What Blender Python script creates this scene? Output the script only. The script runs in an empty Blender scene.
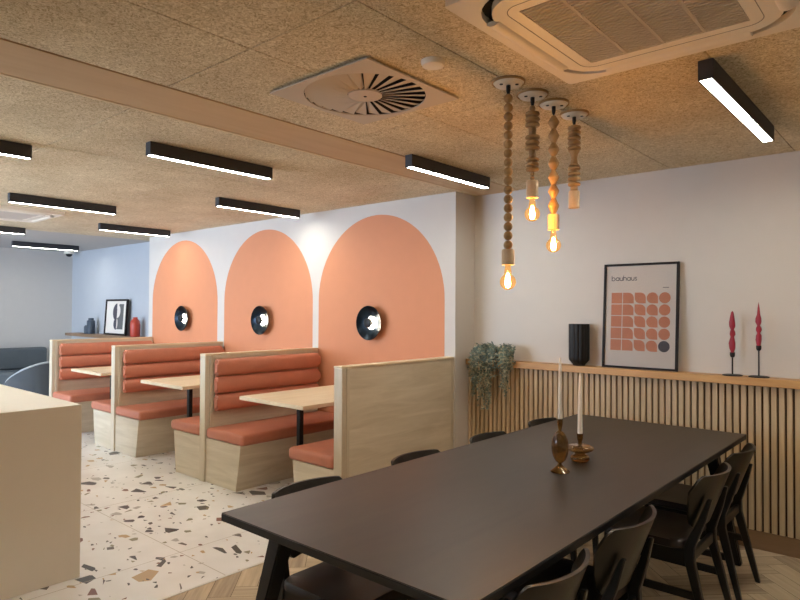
import bpy, bmesh, math, random
from mathutils import Vector, Matrix
random.seed(7)
C = bpy.context.scene.collection
PI = math.pi
S = 0.92            # measurements below were taken with the eye at 1.58; the last step brings them to true size
ZC = 2.645          # ceiling

# ---------------------------------------------------------------- materials
def lin(h):
    h = h.lstrip('#'); v = [int(h[i:i+2], 16)/255 for i in (0, 2, 4)]
    return tuple(x/12.92 if x <= .04045 else ((x+.055)/1.055)**2.4 for x in v) + (1,)

class N:
    def __init__(s, name):
        s.m = bpy.data.materials.new(name); s.m.use_nodes = True
        s.t = s.m.node_tree; s.b = s.t.nodes['Principled BSDF']; s.out = s.t.nodes['Material Output']
    def n(s, typ, **kw):
        x = s.t.nodes.new(typ)
        for k, v in kw.items():
            if k.startswith('i_'):
                x.inputs[k[2:].replace('_', ' ')].default_value = v
            else: setattr(x, k, v)
        return x
    def l(s, a, b): s.t.links.new(a, b)
    def coords(s, scale=(1, 1, 1), rand=False):
        tc = s.n('ShaderNodeTexCoord'); mp = s.n('ShaderNodeMapping'); mp.inputs['Scale'].default_value = scale
        s.l(tc.outputs['Object'], mp.inputs['Vector'])
        if rand:
            oi = s.n('ShaderNodeObjectInfo'); sc = s.n('ShaderNodeMath', operation='MULTIPLY'); sc.inputs[1].default_value = 37.0
            s.l(oi.outputs['Random'], sc.inputs[0]); s.l(sc.outputs[0], mp.inputs['Location'])
        return mp.outputs['Vector']
    def ramp(s, fac, stops, const=False):
        r = s.n('ShaderNodeValToRGB'); e = r.color_ramp.elements
        if const: r.color_ramp.interpolation = 'CONSTANT'
        while len(e) < len(stops): e.new(.5)
        for k, (p, c) in enumerate(stops): e[k].position = p; e[k].color = lin(c) if isinstance(c, str) else c
        s.l(fac, r.inputs['Fac']); return r.outputs['Color']
    def bump(s, h, strength=.3, dist=.002):
        b = s.n('ShaderNodeBump'); b.inputs['Strength'].default_value = strength; b.inputs['Distance'].default_value = dist
        s.l(h, b.inputs['Height']); s.l(b.outputs['Normal'], s.b.inputs['Normal'])

def plain(name, col, rough=.5, metal=0, spec=.5, var=.04, coat=0):
    k = N(name); b = k.b
    b.inputs['Roughness'].default_value = rough; b.inputs['Metallic'].default_value = metal
    b.inputs['Specular IOR Level'].default_value = spec; b.inputs['Coat Weight'].default_value = coat
    c = lin(col); no = k.n('ShaderNodeTexNoise', i_Scale=9.0, i_Detail=4.0); k.l(k.coords(), no.inputs['Vector'])
    lo = tuple(max(0, x*(1-var)) for x in c[:3]) + (1,); hi = tuple(min(1, x*(1+var)) for x in c[:3]) + (1,)
    k.l(k.ramp(no.outputs['Fac'], [(.3, lo), (.7, hi)]), b.inputs['Base Color'])
    return k.m

def wood(name, dark, light, scale, rough=.5, rand=True, coat=0):
    k = N(name); v = k.coords(scale, rand)
    n1 = k.n('ShaderNodeTexNoise', i_Scale=1.0, i_Detail=6.0, i_Roughness=.62, i_Distortion=.6); k.l(v, n1.inputs['Vector'])
    k.l(k.ramp(n1.outputs['Fac'], [(.28, dark), (.72, light)]), k.b.inputs['Base Color'])
    k.b.inputs['Roughness'].default_value = rough; k.b.inputs['Coat Weight'].default_value = coat
    k.bump(n1.outputs['Fac'], .12, .001)
    return k.m

def emit(name, col, strength):
    k = N(name); e = k.n('ShaderNodeEmission'); e.inputs['Color'].default_value = lin(col); e.inputs['Strength'].default_value = strength
    k.l(e.outputs[0], k.out.inputs['Surface']); return k.m

def clear_glass(name, tint='#ffffff', rough=.0, ior=1.45):
    k = N(name); t = k.n('ShaderNodeBsdfTransparent'); t.inputs['Color'].default_value = lin(tint)
    g = k.n('ShaderNodeBsdfGlossy'); g.inputs['Roughness'].default_value = rough
    f = k.n('ShaderNodeFresnel'); f.inputs['IOR'].default_value = ior; mx = k.n('ShaderNodeMixShader')
    k.l(f.outputs[0], mx.inputs[0]); k.l(t.outputs[0], mx.inputs[1]); k.l(g.outputs[0], mx.inputs[2]); k.l(mx.outputs[0], k.out.inputs['Surface'])
    return k.m

M = {}
M['wall'] = plain('wall_paint', '#cfc9c1', .75, var=.01)
M['arch'] = plain('peach_paint', '#d28c64', .7, var=.015)
M['grey_wall'] = plain('grey_paint', '#c6c2bd', .75, var=.01)
M['blue_grey'] = plain('blue_grey_paint', '#b2b6bb', .75, var=.01)
M['white_ceiling'] = plain('white_board', '#b9b4b0', .8, var=.01)
M['counter'] = plain('cream_solid_surface', '#e9dfce', .35, var=.01)
M['oak_booth'] = wood('pale_oak', '#c6b89e', '#dfd4be', (1.6, 1.6, 16), .5)
M['oak_edge'] = wood('pale_oak_edge', '#c3b59b', '#d8ccb5', (14, 14, 2), .5)
M['oak_table'] = wood('pale_oak_top', '#dac4a0', '#eadbbd', (10, 1.4, 10), .45)
M['oak_shelf'] = wood('oak_shelf', '#b5854f', '#cfa36b', (1.6, 14, 14), .45)
M['slat'] = wood('oak_slats', '#b09672', '#d2bc99', (16, 16, 1.1), .5, rand=False)
M['felt'] = plain('dark_felt', '#4a3722', .95)
M['plinth'] = wood('brown_plinth', '#7b5f42', '#94755a', (1.2, 8, 8), .5)
M['beam'] = wood('beam_board', '#bb9c76', '#ccb08a', (6, .8, 6), .55)
M['beam_edge'] = plain('beam_edge_strip', '#e0cba8', .5)
M['terracotta'] = plain('terracotta_leather', '#c27a60', .42, var=.05)
M['black_metal'] = plain('black_metal', '#141414', .45, spec=.4)
M['black_frame'] = plain('black_frame', '#1d1512', .55, spec=.25)
M['black_wood'] = wood('black_stained_wood', '#0b0a0a', '#131110', (4, 4, 4), .38)
M['black_table'] = wood('dark_table_top', '#302a24', '#3e362e', (9, 1.3, 9), .40)
M['table_edge'] = plain('table_edge', '#161514', .5)
M['seat_brown'] = plain('dark_brown_seat', '#261b16', .45)
M['back_brown'] = wood('back_ply', '#14120d', '#1f1b13', (5, 5, 1.5), .32)
M['light_body'] = plain('charcoal_aluminium', '#38393d', .5, spec=.4)
M['led'] = emit('led_diffuser', '#fbf9ed', 34.0)
M['white_plastic'] = plain('white_plastic', '#f0e7d8', .45, var=.01)
M['rose'] = plain('rose_plate', '#e2d8c8', .5, var=.02)
M['grille'] = plain('grille_grey', '#8f877b', .6, var=.01)
M['diffuser'] = plain('diffuser_grey', '#c6bbae', .55, var=.01)
M['void'] = plain('dark_void', '#0c0b0a', .9)
M['bead'] = wood('beech_bead', '#957449', '#bb9662', (9, 9, 30), .5)
M['holder'] = wood('pale_lampholder', '#c6a983', '#ddc6a3', (30, 30, 6), .5)
def m_bulb():
    k = N('bulb_glass'); t = k.n('ShaderNodeBsdfTransparent'); t.inputs['Color'].default_value = lin('#ffeed0')
    g = k.n('ShaderNodeBsdfGlossy'); g.inputs['Roughness'].default_value = .05
    e = k.n('ShaderNodeEmission'); e.inputs['Color'].default_value = lin('#ffb765'); e.inputs['Strength'].default_value = .55
    m1 = k.n('ShaderNodeMixShader'); m1.inputs[0].default_value = .04; m2 = k.n('ShaderNodeMixShader'); m2.inputs[0].default_value = .4
    k.l(t.outputs[0], m1.inputs[1]); k.l(g.outputs[0], m1.inputs[2]); k.l(m1.outputs[0], m2.inputs[1]); k.l(e.outputs[0], m2.inputs[2]); k.l(m2.outputs[0], k.out.inputs['Surface'])
    return k.m
M['bulb'] = m_bulb()
M['filament'] = emit('filament', '#ffb65a', 300.0)
M['dish'] = plain('blue_black_steel', '#1d2731', .28, metal=.85, var=.08)
M['dish_led'] = emit('sconce_led', '#fff3df', 60.0)
M['added_reflector'] = plain('added_pale_reflector', '#d9d6cc', .4)
M['paper'] = plain('paper', '#e2dace', .6, var=.01)
M['print_peach'] = plain('print_peach', '#d28a66', .6, var=.06)
M['print_dark'] = plain('print_dark', '#45424a', .6)
M['print_grey'] = plain('print_grey', '#60605e', .6)
M['pane'] = clear_glass('picture_glass')
M['black_vase'] = plain('black_ceramic', '#0b0b0b', .55)
M['grey_vase'] = plain('slate_vase', '#3d4753', .5)
M['red_vase'] = plain('red_vase', '#b5402c', .4)
M['red_wax'] = plain('burgundy_wax', '#9d2236', .4)
M['wax'] = plain('ivory_wax', '#f3ecdf', .45, var=.01)
M['sofa'] = plain('grey_fabric', '#5b6266', .9)
M['sofa_seat'] = plain('grey_fabric_seat', '#6c757c', .9)
M['shell'] = plain('dark_grey_felt_shell', '#4a4e52', .9)
M['piping'] = plain('pale_piping', '#a9adb0', .8)
M['leaf'] = plain('sage_leaf', '#76867a', .6, var=.35)
M['leaf_pale'] = plain('pale_leaf', '#b3b094', .6, var=.2)
M['pot'] = plain('pot_brown', '#6b5034', .7)
M['metal_trim'] = plain('floor_trim', '#e6e2da', .4)
M['window_white'] = plain('window_white', '#d8d8d8', .5)

def m_amber():
    k = N('amber_glass'); b = k.b
    b.inputs['Base Color'].default_value = lin('#8f6830'); b.inputs['Transmission Weight'].default_value = .82
    b.inputs['Roughness'].default_value = .06; b.inputs['IOR'].default_value = 1.5
    return k.m
M['amber'] = m_amber()

def m_ceiling():
    k = N('wood_wool_board'); v = k.coords()
    n1 = k.n('ShaderNodeTexNoise', i_Scale=48.0, i_Detail=4.0, i_Roughness=.7, i_Distortion=2.2); k.l(v, n1.inputs['Vector'])
    n2 = k.n('ShaderNodeTexNoise', i_Scale=2.2, i_Detail=3.0); k.l(v, n2.inputs['Vector'])
    c1 = k.ramp(n1.outputs['Fac'], [(.36, '#ab9a78'), (.5, '#dccdae'), (.63, '#f4ebd6')])
    c2 = k.ramp(n2.outputs['Fac'], [(.3, '#e8e2da'), (.7, '#ffffff')])
    mx = k.n('ShaderNodeMix', data_type='RGBA', blend_type='MULTIPLY'); mx.inputs['Factor'].default_value = 1
    k.l(c1, mx.inputs['A']); k.l(c2, mx.inputs['B']); k.l(mx.outputs['Result'], k.b.inputs['Base Color'])
    k.b.inputs['Roughness'].default_value = .95; k.bump(n1.outputs['Fac'], .5, .003); return k.m
M['ceiling'] = m_ceiling()

def m_terrazzo():
    k = N('terrazzo'); tc = k.n('ShaderNodeTexCoord'); pos = tc.outputs['Object']
    base_n = k.n('ShaderNodeTexNoise', i_Scale=3.0, i_Detail=4.0); k.l(pos, base_n.inputs['Vector'])
    col = k.ramp(base_n.outputs['Fac'], [(.3, '#e6e3de'), (.7, '#f2f0ec')])
    for sc, lo, keep, off in ((6.5, .20, .13, 0.0), (12.0, .22, .10, 3.3), (26.0, .25, .08, 7.1)):
        mp = k.n('ShaderNodeMapping'); mp.inputs['Scale'].default_value = (sc, sc*1.35, 1); mp.inputs['Location'].default_value = (off, off*.7, 0); mp.inputs['Rotation'].default_value = (0, 0, .5+off)
        k.l(pos, mp.inputs['Vector'])
        v1 = k.n('ShaderNodeTexVoronoi', voronoi_dimensions='2D', feature='F1', i_Scale=1.0); v2 = k.n('ShaderNodeTexVoronoi', voronoi_dimensions='2D', feature='DISTANCE_TO_EDGE', i_Scale=1.0)
        k.l(mp.outputs[0], v1.inputs['Vector']); k.l(mp.outputs[0], v2.inputs['Vector'])
        sep = k.n('ShaderNodeSeparateColor'); k.l(v1.outputs['Color'], sep.inputs[0])
        g = k.n('ShaderNodeMath', operation='GREATER_THAN'); g.inputs[1].default_value = lo; k.l(v2.outputs['Distance'], g.inputs[0])
        h = k.n('ShaderNodeMath', operation='LESS_THAN'); h.inputs[1].default_value = keep; k.l(sep.outputs[0], h.inputs[0])
        mk = k.n('ShaderNodeMath', operation='MULTIPLY'); k.l(g.outputs[0], mk.inputs[0]); k.l(h.outputs[0], mk.inputs[1])
        chip = k.ramp(sep.outputs[1], [(0, '#3b3836'), (.32, '#595249'), (.46, '#c2a272'), (.62, '#8f8a6c'), (.74, '#7c4a35'), (.86, '#b9b4ac')], True)
        mx = k.n('ShaderNodeMix', data_type='RGBA'); k.l(mk.outputs[0], mx.inputs['Factor']); k.l(col, mx.inputs['A']); k.l(chip, mx.inputs['B'])
        col = mx.outputs['Result']
    # tile joints
    sx = k.n('ShaderNodeSeparateXYZ'); k.l(pos, sx.inputs[0]); ms = []
    for ax, o in ((0, 3.735), (1, -2.125)):
        P = 1.304*S
        a = k.n('ShaderNodeMath', operation='ADD'); a.inputs[1].default_value = o*S + P*20 + P/2; k.l(sx.outputs[ax], a.inputs[0])
        md = k.n('ShaderNodeMath', operation='MODULO'); md.inputs[1].default_value = P; k.l(a.outputs[0], md.inputs[0])
        sb = k.n('ShaderNodeMath', operation='SUBTRACT'); sb.inputs[1].default_value = P/2; k.l(md.outputs[0], sb.inputs[0])
        ab = k.n('ShaderNodeMath', operation='ABSOLUTE'); k.l(sb.outputs[0], ab.inputs[0])
        lt = k.n('ShaderNodeMath', operation='LESS_THAN'); lt.inputs[1].default_value = .0022; k.l(ab.outputs[0], lt.inputs[0]); ms.append(lt)
    mm = k.n('ShaderNodeMath', operation='MAXIMUM'); k.l(ms[0].outputs[0], mm.inputs[0]); k.l(ms[1].outputs[0], mm.inputs[1])
    mx = k.n('ShaderNodeMix', data_type='RGBA'); k.l(mm.outputs[0], mx.inputs['Factor']); k.l(col, mx.inputs['A']); mx.inputs['B'].default_value = lin('#b5aa98')
    k.l(mx.outputs['Result'], k.b.inputs['Base Color']); k.b.inputs['Roughness'].default_value = .28
    return k.m
M['terrazzo'] = m_terrazzo()

def m_plank():
    k = N('oak_herringbone'); at = k.n('ShaderNodeAttribute', attribute_name='tone')
    uv = k.n('ShaderNodeAttribute', attribute_name='grain')
    mp = k.n('ShaderNodeMapping'); mp.inputs['Scale'].default_value = (2.2, 34, 5); k.l(uv.outputs['Vector'], mp.inputs['Vector'])
    n1 = k.n('ShaderNodeTexNoise', i_Scale=1.0, i_Detail=5.0, i_Roughness=.6); k.l(mp.outputs[0], n1.inputs['Vector'])
    a = k.n('ShaderNodeMath', operation='MULTIPLY_ADD'); a.inputs[1].default_value = .75; k.l(n1.outputs['Fac'], a.inputs[0])
    b = k.n('ShaderNodeMath', operation='MULTIPLY_ADD'); b.inputs[1].default_value = .36; b.inputs[2].default_value = -.06; k.l(at.outputs['Fac'], b.inputs[0]); k.l(b.outputs[0], a.inputs[2])
    k.l(k.ramp(a.outputs[0], [(.2, '#98826a'), (.55, '#c8b393'), (.9, '#e2d1b5')]), k.b.inputs['Base Color'])
    k.b.inputs['Roughness'].default_value = .5; return k.m
M['plank'] = m_plank()

# ---------------------------------------------------------------- mesh helpers
def bm_new(): return bmesh.new()

def box(bm, a, b, bev=0, seg=2, mat=None):
    vs = [bm.verts.new((x, y, z)) for x in (a[0], b[0]) for y in (a[1], b[1]) for z in (a[2], b[2])]
    f = [bm.faces.new([vs[i] for i in q]) for q in ((0, 1, 3, 2), (4, 6, 7, 5), (0, 4, 5, 1), (2, 3, 7, 6), (0, 2, 6, 4), (1, 5, 7, 3))]
    if bev:
        es = list({e for x in f for e in x.edges})
        r = bmesh.ops.bevel(bm, geom=es, offset=bev, segments=seg, affect='EDGES', profile=.5)
        vs = list({v for v in r['verts']} | {v for v in vs if v.is_valid})
    if mat is not None:
        bmesh.ops.transform(bm, matrix=mat, verts=[v for v in vs if v.is_valid])
    return vs

def beam(bm, p, q, w0, d0, w1=None, d1=None, up=(0, 0, 1), bev=.004):
    """tapered bar from p to q, section w x d at each end"""
    p, q = Vector(p), Vector(q); w1 = w0 if w1 is None else w1; d1 = d0 if d1 is None else d1
    t = (q-p).normalized(); u = Vector(up)
    if abs(t.dot(u)) > .95: u = Vector((1, 0, 0))
    s = t.cross(u).normalized(); n = s.cross(t).normalized()
    vs = []
    for c, w, d in ((p, w0, d0), (q, w1, d1)):
        vs.append([bm.verts.new(c + s*(i*w/2) + n*(j*d/2)) for i, j in ((-1, -1), (1, -1), (1, 1), (-1, 1))])
    f = [bm.faces.new(vs[0]), bm.faces.new(vs[1][::-1])]
    for i in range(4): f.append(bm.faces.new([vs[0][i], vs[1][i], vs[1][(i+1) % 4], vs[0][(i+1) % 4]]))
    if bev: bmesh.ops.bevel(bm, geom=list({e for x in f for e in x.edges}), offset=bev, segments=2, affect='EDGES')

def lathe(bm, prof, c=(0, 0, 0), seg=32, axis='Z', flute=None):
    """prof: list of (r, h); closed at the ends when r>0"""
    c = Vector(c); rings = []
    def P(r, h, a):
        if axis == 'Z': return c + Vector((r*math.cos(a), r*math.sin(a), h))
        if axis == 'Y': return c + Vector((r*math.cos(a), h, r*math.sin(a)))
    for r, h in prof:
        if r < 1e-6: rings.append([bm.verts.new(P(0, h, 0))]); continue
        rings.append([bm.verts.new(P(r*(flute(2*PI*i/seg, h) if flute else 1), h, 2*PI*i/seg)) for i in range(seg)])
    for A, B in zip(rings, rings[1:]):
        for i in range(seg):
            j = (i+1) % seg
            if len(A) == 1 and len(B) == 1: continue
            if len(A) == 1: bm.faces.new((A[0], B[i], B[j]))
            elif len(B) == 1: bm.faces.new((A[i], B[0], A[j]))
            else: bm.faces.new((A[i], B[i], B[j], A[j]))
    for R in (rings[0], rings[-1]):
        if len(R) > 1: bm.faces.new(R)

def prism(bm, pts, lo, hi, plane='XZ'):
    """outline pts extruded along the third axis from lo to hi"""
    def P(u, v, w): return {'XZ': (u, w, v), 'XY': (u, v, w), 'YZ': (w, u, v)}[plane]
    A = [bm.verts.new(P(u, v, lo)) for u, v in pts]; B = [bm.verts.new(P(u, v, hi)) for u, v in pts]
    bm.faces.new(A); bm.faces.new(B[::-1]); n = len(pts)
    for i in range(n): bm.faces.new((A[i], A[(i+1) % n], B[(i+1) % n], B[i]))
    return A, B

def ring(bm, outer, inner, lo, hi, plane='XY'):
    """band between two outlines with the same count of points"""
    def P(u, v, w): return {'XZ': (u, w, v), 'XY': (u, v, w)}[plane]
    q = [[bm.verts.new(P(u, v, w)) for u, v in o] for o, w in ((outer, lo), (inner, lo), (inner, hi), (outer, hi))]
    n = len(outer)
    for k in range(4):
        A, B = q[k], q[(k+1) % 4]
        for i in range(n): bm.faces.new((A[i], A[(i+1) % n], B[(i+1) % n], B[i]))

def tube(bm, pts, r, seg=8):
    pts = [Vector(p) for p in pts]; rings = []
    for i, p in enumerate(pts):
        t = (pts[min(i+1, len(pts)-1)] - pts[max(i-1, 0)]).normalized()
        u = Vector((0, 0, 1)) if abs(t.z) < .9 else Vector((1, 0, 0))
        s = t.cross(u).normalized(); n = s.cross(t)
        rings.append([bm.verts.new(p + (s*math.cos(2*PI*k/seg) + n*math.sin(2*PI*k/seg))*r) for k in range(seg)])
    for A, B in zip(rings, rings[1:]):
        for k in range(seg): bm.faces.new((A[k], A[(k+1) % seg], B[(k+1) % seg], B[k]))
    bm.faces.new(rings[0]); bm.faces.new(rings[-1])

def obj(name, bm, mat, parent=None, smooth=None, loc=None):
    bmesh.ops.recalc_face_normals(bm, faces=bm.faces)
    me = bpy.data.meshes.new(name); bm.to_mesh(me); bm.free()
    me.materials.append(M[mat] if isinstance(mat, str) else mat)
    if smooth is not None:
        for p in me.polygons: p.use_smooth = True
        me.set_sharp_from_angle(angle=math.radians(smooth))
    o = bpy.data.objects.new(name, me); C.objects.link(o)
    if parent: o.parent = parent
    if loc: o.location = loc
    return o

def tag(o, label, cat, group=None):
    o['label'] = label; o['category'] = cat
    if group: o['group'] = group
    return o
def thing(name, label, cat, loc=(0, 0, 0), rz=0, group=None):
    o = bpy.data.objects.new(name, None); C.objects.link(o); o.empty_display_size = .1
    o.location = loc; o.rotation_euler = (0, 0, rz); return tag(o, label, cat, group)
def struct(name, bm, mat, parent=None, smooth=None):
    o = obj(name, bm, mat, parent, smooth)
    if not parent: o['kind'] = 'structure'
    return o
def copy_tree(o, parent=None):
    c = o.copy(); C.objects.link(c); c.parent = parent
    for ch in o.children: copy_tree(ch, c)
    return c
def dup(o, loc, rz, label):
    c = copy_tree(o); c.location = loc; c.rotation_euler = (0, 0, rz); c['label'] = label; return c
def B(*a, **k):
    bm = bm_new(); box(bm, *a, **k); return bm

# ---------------------------------------------------------------- the room
XL, XR, YF, YB = -12.45, 2.6, -2.6, 4.80
YA, XA0, XA1 = 4.50, -8.87, -3.265      # the built-out booth wall
XF = -3.2                               # where terrazzo meets oak

# floors
bm = B((XL, YF, -.06), (XF-.006, YB, 0)); struct('floor', bm, 'terrazzo')
def herringbone():
    bm = bm_new(); tone = bm.faces.layers.float.new('tone'); gr = bm.loops.layers.float_vector.new('grain')
    w, n = .125, 5; L = w*n; rot = Matrix.Rotation(PI/4, 4, 'Z'); g = .0012
    def plank(x, y, horiz):
        a, b = (x, y), ((x+L, y+w) if horiz else (x+w, y+L))
        P = [(a[0]+g, a[1]+g), (b[0]-g, a[1]+g), (b[0]-g, b[1]-g), (a[0]+g, b[1]-g)]
        W = [rot @ Vector((p[0], p[1], 0)) for p in P]
        cx = sum(v.x for v in W)/4 - .3; cy = sum(v.y for v in W)/4 + 1.1
        if not (XF-.5 < cx < XR+.4 and YF-.4 < cy < YB+.4): return
        f = bm.faces.new([bm.verts.new((v.x-.3, v.y+1.1, 0)) for v in W])
        f[tone] = random.random(); o = random.random()*50
        for lp, p in zip(f.loops, P):
            u, v = (p[0]-a[0], p[1]-a[1]) if horiz else (p[1]-a[1], p[0]-a[0])
            lp[gr] = (u*S, v*S, o)
    for k in range(-80, 80):
        for j in range(-14, 14):
            x0 = k*w + j*(2*L) ; y0 = k*w
            plank(x0, y0, True)
            plank(x0 + L, y0, False) if False else plank(x0 - w + 0*w, y0 + w - L + 0, False) if False else None
            plank(x0 + L, y0 + w - L, False)
    for co, no in (((XF+.006, 0, 0), (-1, 0, 0)), ((XR, 0, 0), (1, 0, 0)), ((0, YF, 0), (0, -1, 0)), ((0, YB, 0), (0, 1, 0))):
        bmesh.ops.bisect_plane(bm, geom=bm.verts[:]+bm.edges[:]+bm.faces[:], plane_co=co, plane_no=no, clear_outer=True)
    return bm
fw = struct('floor', herringbone(), 'plank')
bm = B((XF+.006, YF, -.06), (XR, YB, -.0015)); struct('floor_underlay', bm, 'felt', parent=fw)
bm = B((XF-.011, YF, -.05), (XF+.0055, YB-.1, .003)); struct('trim_1', bm, 'metal_trim')

# ceiling boards with open joints, dark void above
def panels(x_list, y_list, mat):
    bm = bm_new()
    for x0, x1 in zip(x_list, x_list[1:]):
        for y0, y1 in zip(y_list, y_list[1:]):
            box(bm, (x0+.0022, y0+.0022, ZC), (x1-.0022, y1-.0022, ZC+.025), bev=.0015, seg=1)
    return bm
ce = struct('ceiling', panels([-2.79, -2.12, -1.51, -.72, .07, .86, 1.65, XR], [YF, -2.12, -.91, .29, 1.495, 2.70, 3.90, YB], 'ceiling'), 'ceiling')
struct('boards', panels([-9.35, -8.1, -6.85, -5.6, -4.4, -3.2], [YF, -.87, .33, 1.53, 2.73, 3.93, YB], 'ceiling'), 'ceiling', parent=ce)
struct('void', B((XL, YF, ZC+.03), (XR, YB, ZC+.06)), 'void', parent=ce)
struct('ceiling', B((XL, YF, ZC), (-9.352, YB, ZC+.028)), 'white_ceiling')
struct('beam', B((-3.2, YF, ZC-.003), (-2.796, YB, ZC+.028), bev=.002), 'beam')['label'] = 'flat smooth timber beam crossing the ceiling'
bpy.data.objects['beam'].name = 'trim_2'
struct('trim_3', B((-3.226, YF, ZC-.006), (-3.201, YA, ZC+.028), bev=.002), 'beam_edge')

# walls
struct('wall_back', B((XL-.1, YB, -.06), (XR+.1, YB+.12, ZC+.06)), 'wall')
wa = struct('wall_booths', B((XA0, YA, 0), (XA1, YB, ZC)), 'wall')
def arch_pts(cx, r, top, z0, n=40):
    zs = top - r
    return [(cx+r, z0), *[(cx+r*math.cos(a), zs+r*math.sin(a)) for a in [PI*i/n for i in range(n+1)]], (cx-r, z0)]
for cx in (-4.237, -6.04, -7.90):
    bm = bm_new(); prism(bm, arch_pts(cx, .853, 2.527, .02), YA-.0015, YA+.001); struct('painted_arch', bm, 'arch', parent=wa)
struct('painted_stretch', B((XL, YB-.0015, 0), (XA0, YB+.001, ZC)), 'blue_grey', parent=bpy.data.objects['wall_back'])
struct('wall_left', B((XL-.1, YF, -.06), (XL, YB, ZC+.06)), 'grey_wall')
struct('wall_right', B((XR, YF, -.06), (XR+.1, YB, ZC+.06)), 'wall')
# front wall (behind the photographer) with the windows that let the daylight in
bm = bm_new()
WX = [(-11.9, -9.9), (-9.5, -7.5), (-7.1, -5.1)]; WZ = (.75, 2.45)
xs = [XL-.1] + [x for w in WX for x in w] + [XR+.1]
for i in range(0, len(xs), 2): box(bm, (xs[i], YF-.12, -.06), (xs[i+1], YF, ZC+.06))
for a, b in WX:
    box(bm, (a, YF-.12, -.06), (b, YF, WZ[0])); box(bm, (a, YF-.12, WZ[1]), (b, YF, ZC+.06))
struct('wall_front', bm, 'wall')
for i, (a, b) in enumerate(WX):
    bm = bm_new(); o = .05
    for q in (((a, WZ[0]), (b, WZ[0]+o)), ((a, WZ[1]-o), (b, WZ[1])), ((a, WZ[0]+o), (a+o, WZ[1]-o)), ((b-o, WZ[0]+o), (b, WZ[1]-o)), (((a+b)/2-.025, WZ[0]+o), ((a+b)/2+.025, WZ[1]-o))):
        box(bm, (q[0][0], YF-.09, q[0][1]), (q[1][0], YF-.03, q[1][1]))
    w = struct('window_%d' % (i+1), bm, 'window_white')
    struct('pane', B((a+o, YF-.064, WZ[0]+o), (b-o, YF-.058, WZ[1]-o)), 'pane', parent=w)
for i, (n, q) in enumerate({'baseboard_left': ((XL, YF, 0), (XL+.015, YB, .1)), 'baseboard_right': ((XR-.015, YF, 0), (XR, YB-.2, .1))}.items()):
    struct(n, B(*q), 'window_white')

# ---------------------------------------------------------------- slatted dado and oak shelf
t = thing('slat_wall_panel', 'oak slatted dado panel running along the back wall under the oak ledge', 'wall panel')
bm = bm_new(); x = -3.2605
while x < XR-.05:
    box(bm, (x, 4.70, .125), (x+.0315, 4.722, 1.088), bev=.002, seg=1); x += .0447
obj('slats', bm, 'slat', t)
obj('backing', B((-3.262, 4.7225, .1), (XR-.002, 4.797, 1.088)), 'felt', t)
obj('plinth', B((-3.262, 4.705, .001), (XR-.002, 4.7222, .122), bev=.003), 'plinth', t)['label'] = 'plain brown skirting board'
bm = B((-3.262, 4.655, 1.09), (XR-.002, 4.797, 1.143), bev=.004)
tag(obj('wall_ledge', bm, 'oak_shelf'), 'long oak ledge on top of the slatted dado carrying the framed poster', 'shelf')
SH = 1.1435

# ---------------------------------------------------------------- booths
def booth(x0, left, right, label, wy=YA):
    t = thing('booth_bench', label, 'booth seat', (x0, 3.125, 0), 0, 'booth benches along the arched wall')
    D = wy - .003 - 3.125                    # depth to the wall
    obj('divider_panel', B((.004, .045, .0), (.081, D, 1.15), bev=.002, seg=1), 'oak_booth', t)
    obj('end_strip', B((0, 0, .0), (.085, .044, 1.15), bev=.003), 'oak_edge', t)
    obj('top_cap', B((-.002, -.003, 1.151), (.087, D, 1.167), bev=.003), 'oak_table', t)
    for s, xf in ((1, .085), (-1, 0)):
        plainside = (s > 0 and not right) or (s < 0 and not left)
        d_ = .003 if plainside else .012
        obj('edge_trim', B((xf if s > 0 else xf-d_, .045, .0), (xf+d_ if s > 0 else xf, .075, 1.15), bev=.001, seg=1), 'oak_edge', t)
        if plainside: obj('edge_trim', B((xf if s > 0 else xf-d_, D-.05, .0), (xf+d_ if s > 0 else xf, D-.02, 1.15), bev=.001, seg=1), 'oak_edge', t)
    for s, on, xf in ((1, right, .086), (-1, left, -.001)):
        if not on: continue
        top, bot = (.54, .475) if s > 0 else (.486, .44)
        bm = bm_new(); prism(bm, [(xf, .001), (xf+s*bot, .001), (xf+s*(bot+(top-bot)*.55), .2), (xf+s*top, .40), (xf, .40)], .016, D, 'XZ')
        obj('seat_base', bm, 'oak_booth', t)
        a, b = sorted((xf+s*.013, xf+s*(top+.045)))
        bm = B((a, .001, .402), (b, D, .498), bev=.03, seg=4)
        obj('seat_cushion', bm, 'terracotta', t, 40)
        for zl, zh in ((.958, 1.118), (.797, .953), (.636, .792)):
            bm = bm_new(); n = 14; h = (zh-zl)/2; pts = []
            for i in range(n+1):
                a = -PI/2 + PI*i/n
                pts.append((xf+s*(.012+.062*max(0, math.cos(a))**.6), (zl+zh)/2 + h*math.sin(a)))
            A, Bv = prism(bm, pts, .078, D-.03, 'XZ')
            es = [e for e in bm.edges if all(v in set(A) for v in e.verts) or all(v in set(Bv) for v in e.verts)]
            bmesh.ops.bevel(bm, geom=es, offset=.018, segments=3, affect='EDGES')
            obj('back_roll', bm, 'terracotta', t, 50)
    return t
PX = (-8.81, -7.003, -5.172, -3.36)
booth(PX[0], False, True, 'farthest booth bench beside the grey tub chair, pale oak with terracotta rolls')
booth(PX[1], True, True, 'double-sided terracotta and oak booth bench second from the blue-lit far end')
booth(PX[2], True, True, 'double-sided booth bench between the middle and right arches, its whole oak base showing')
booth(PX[3], True, False, 'nearest booth bench showing its plain oak divider towards the black dining table')

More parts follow.
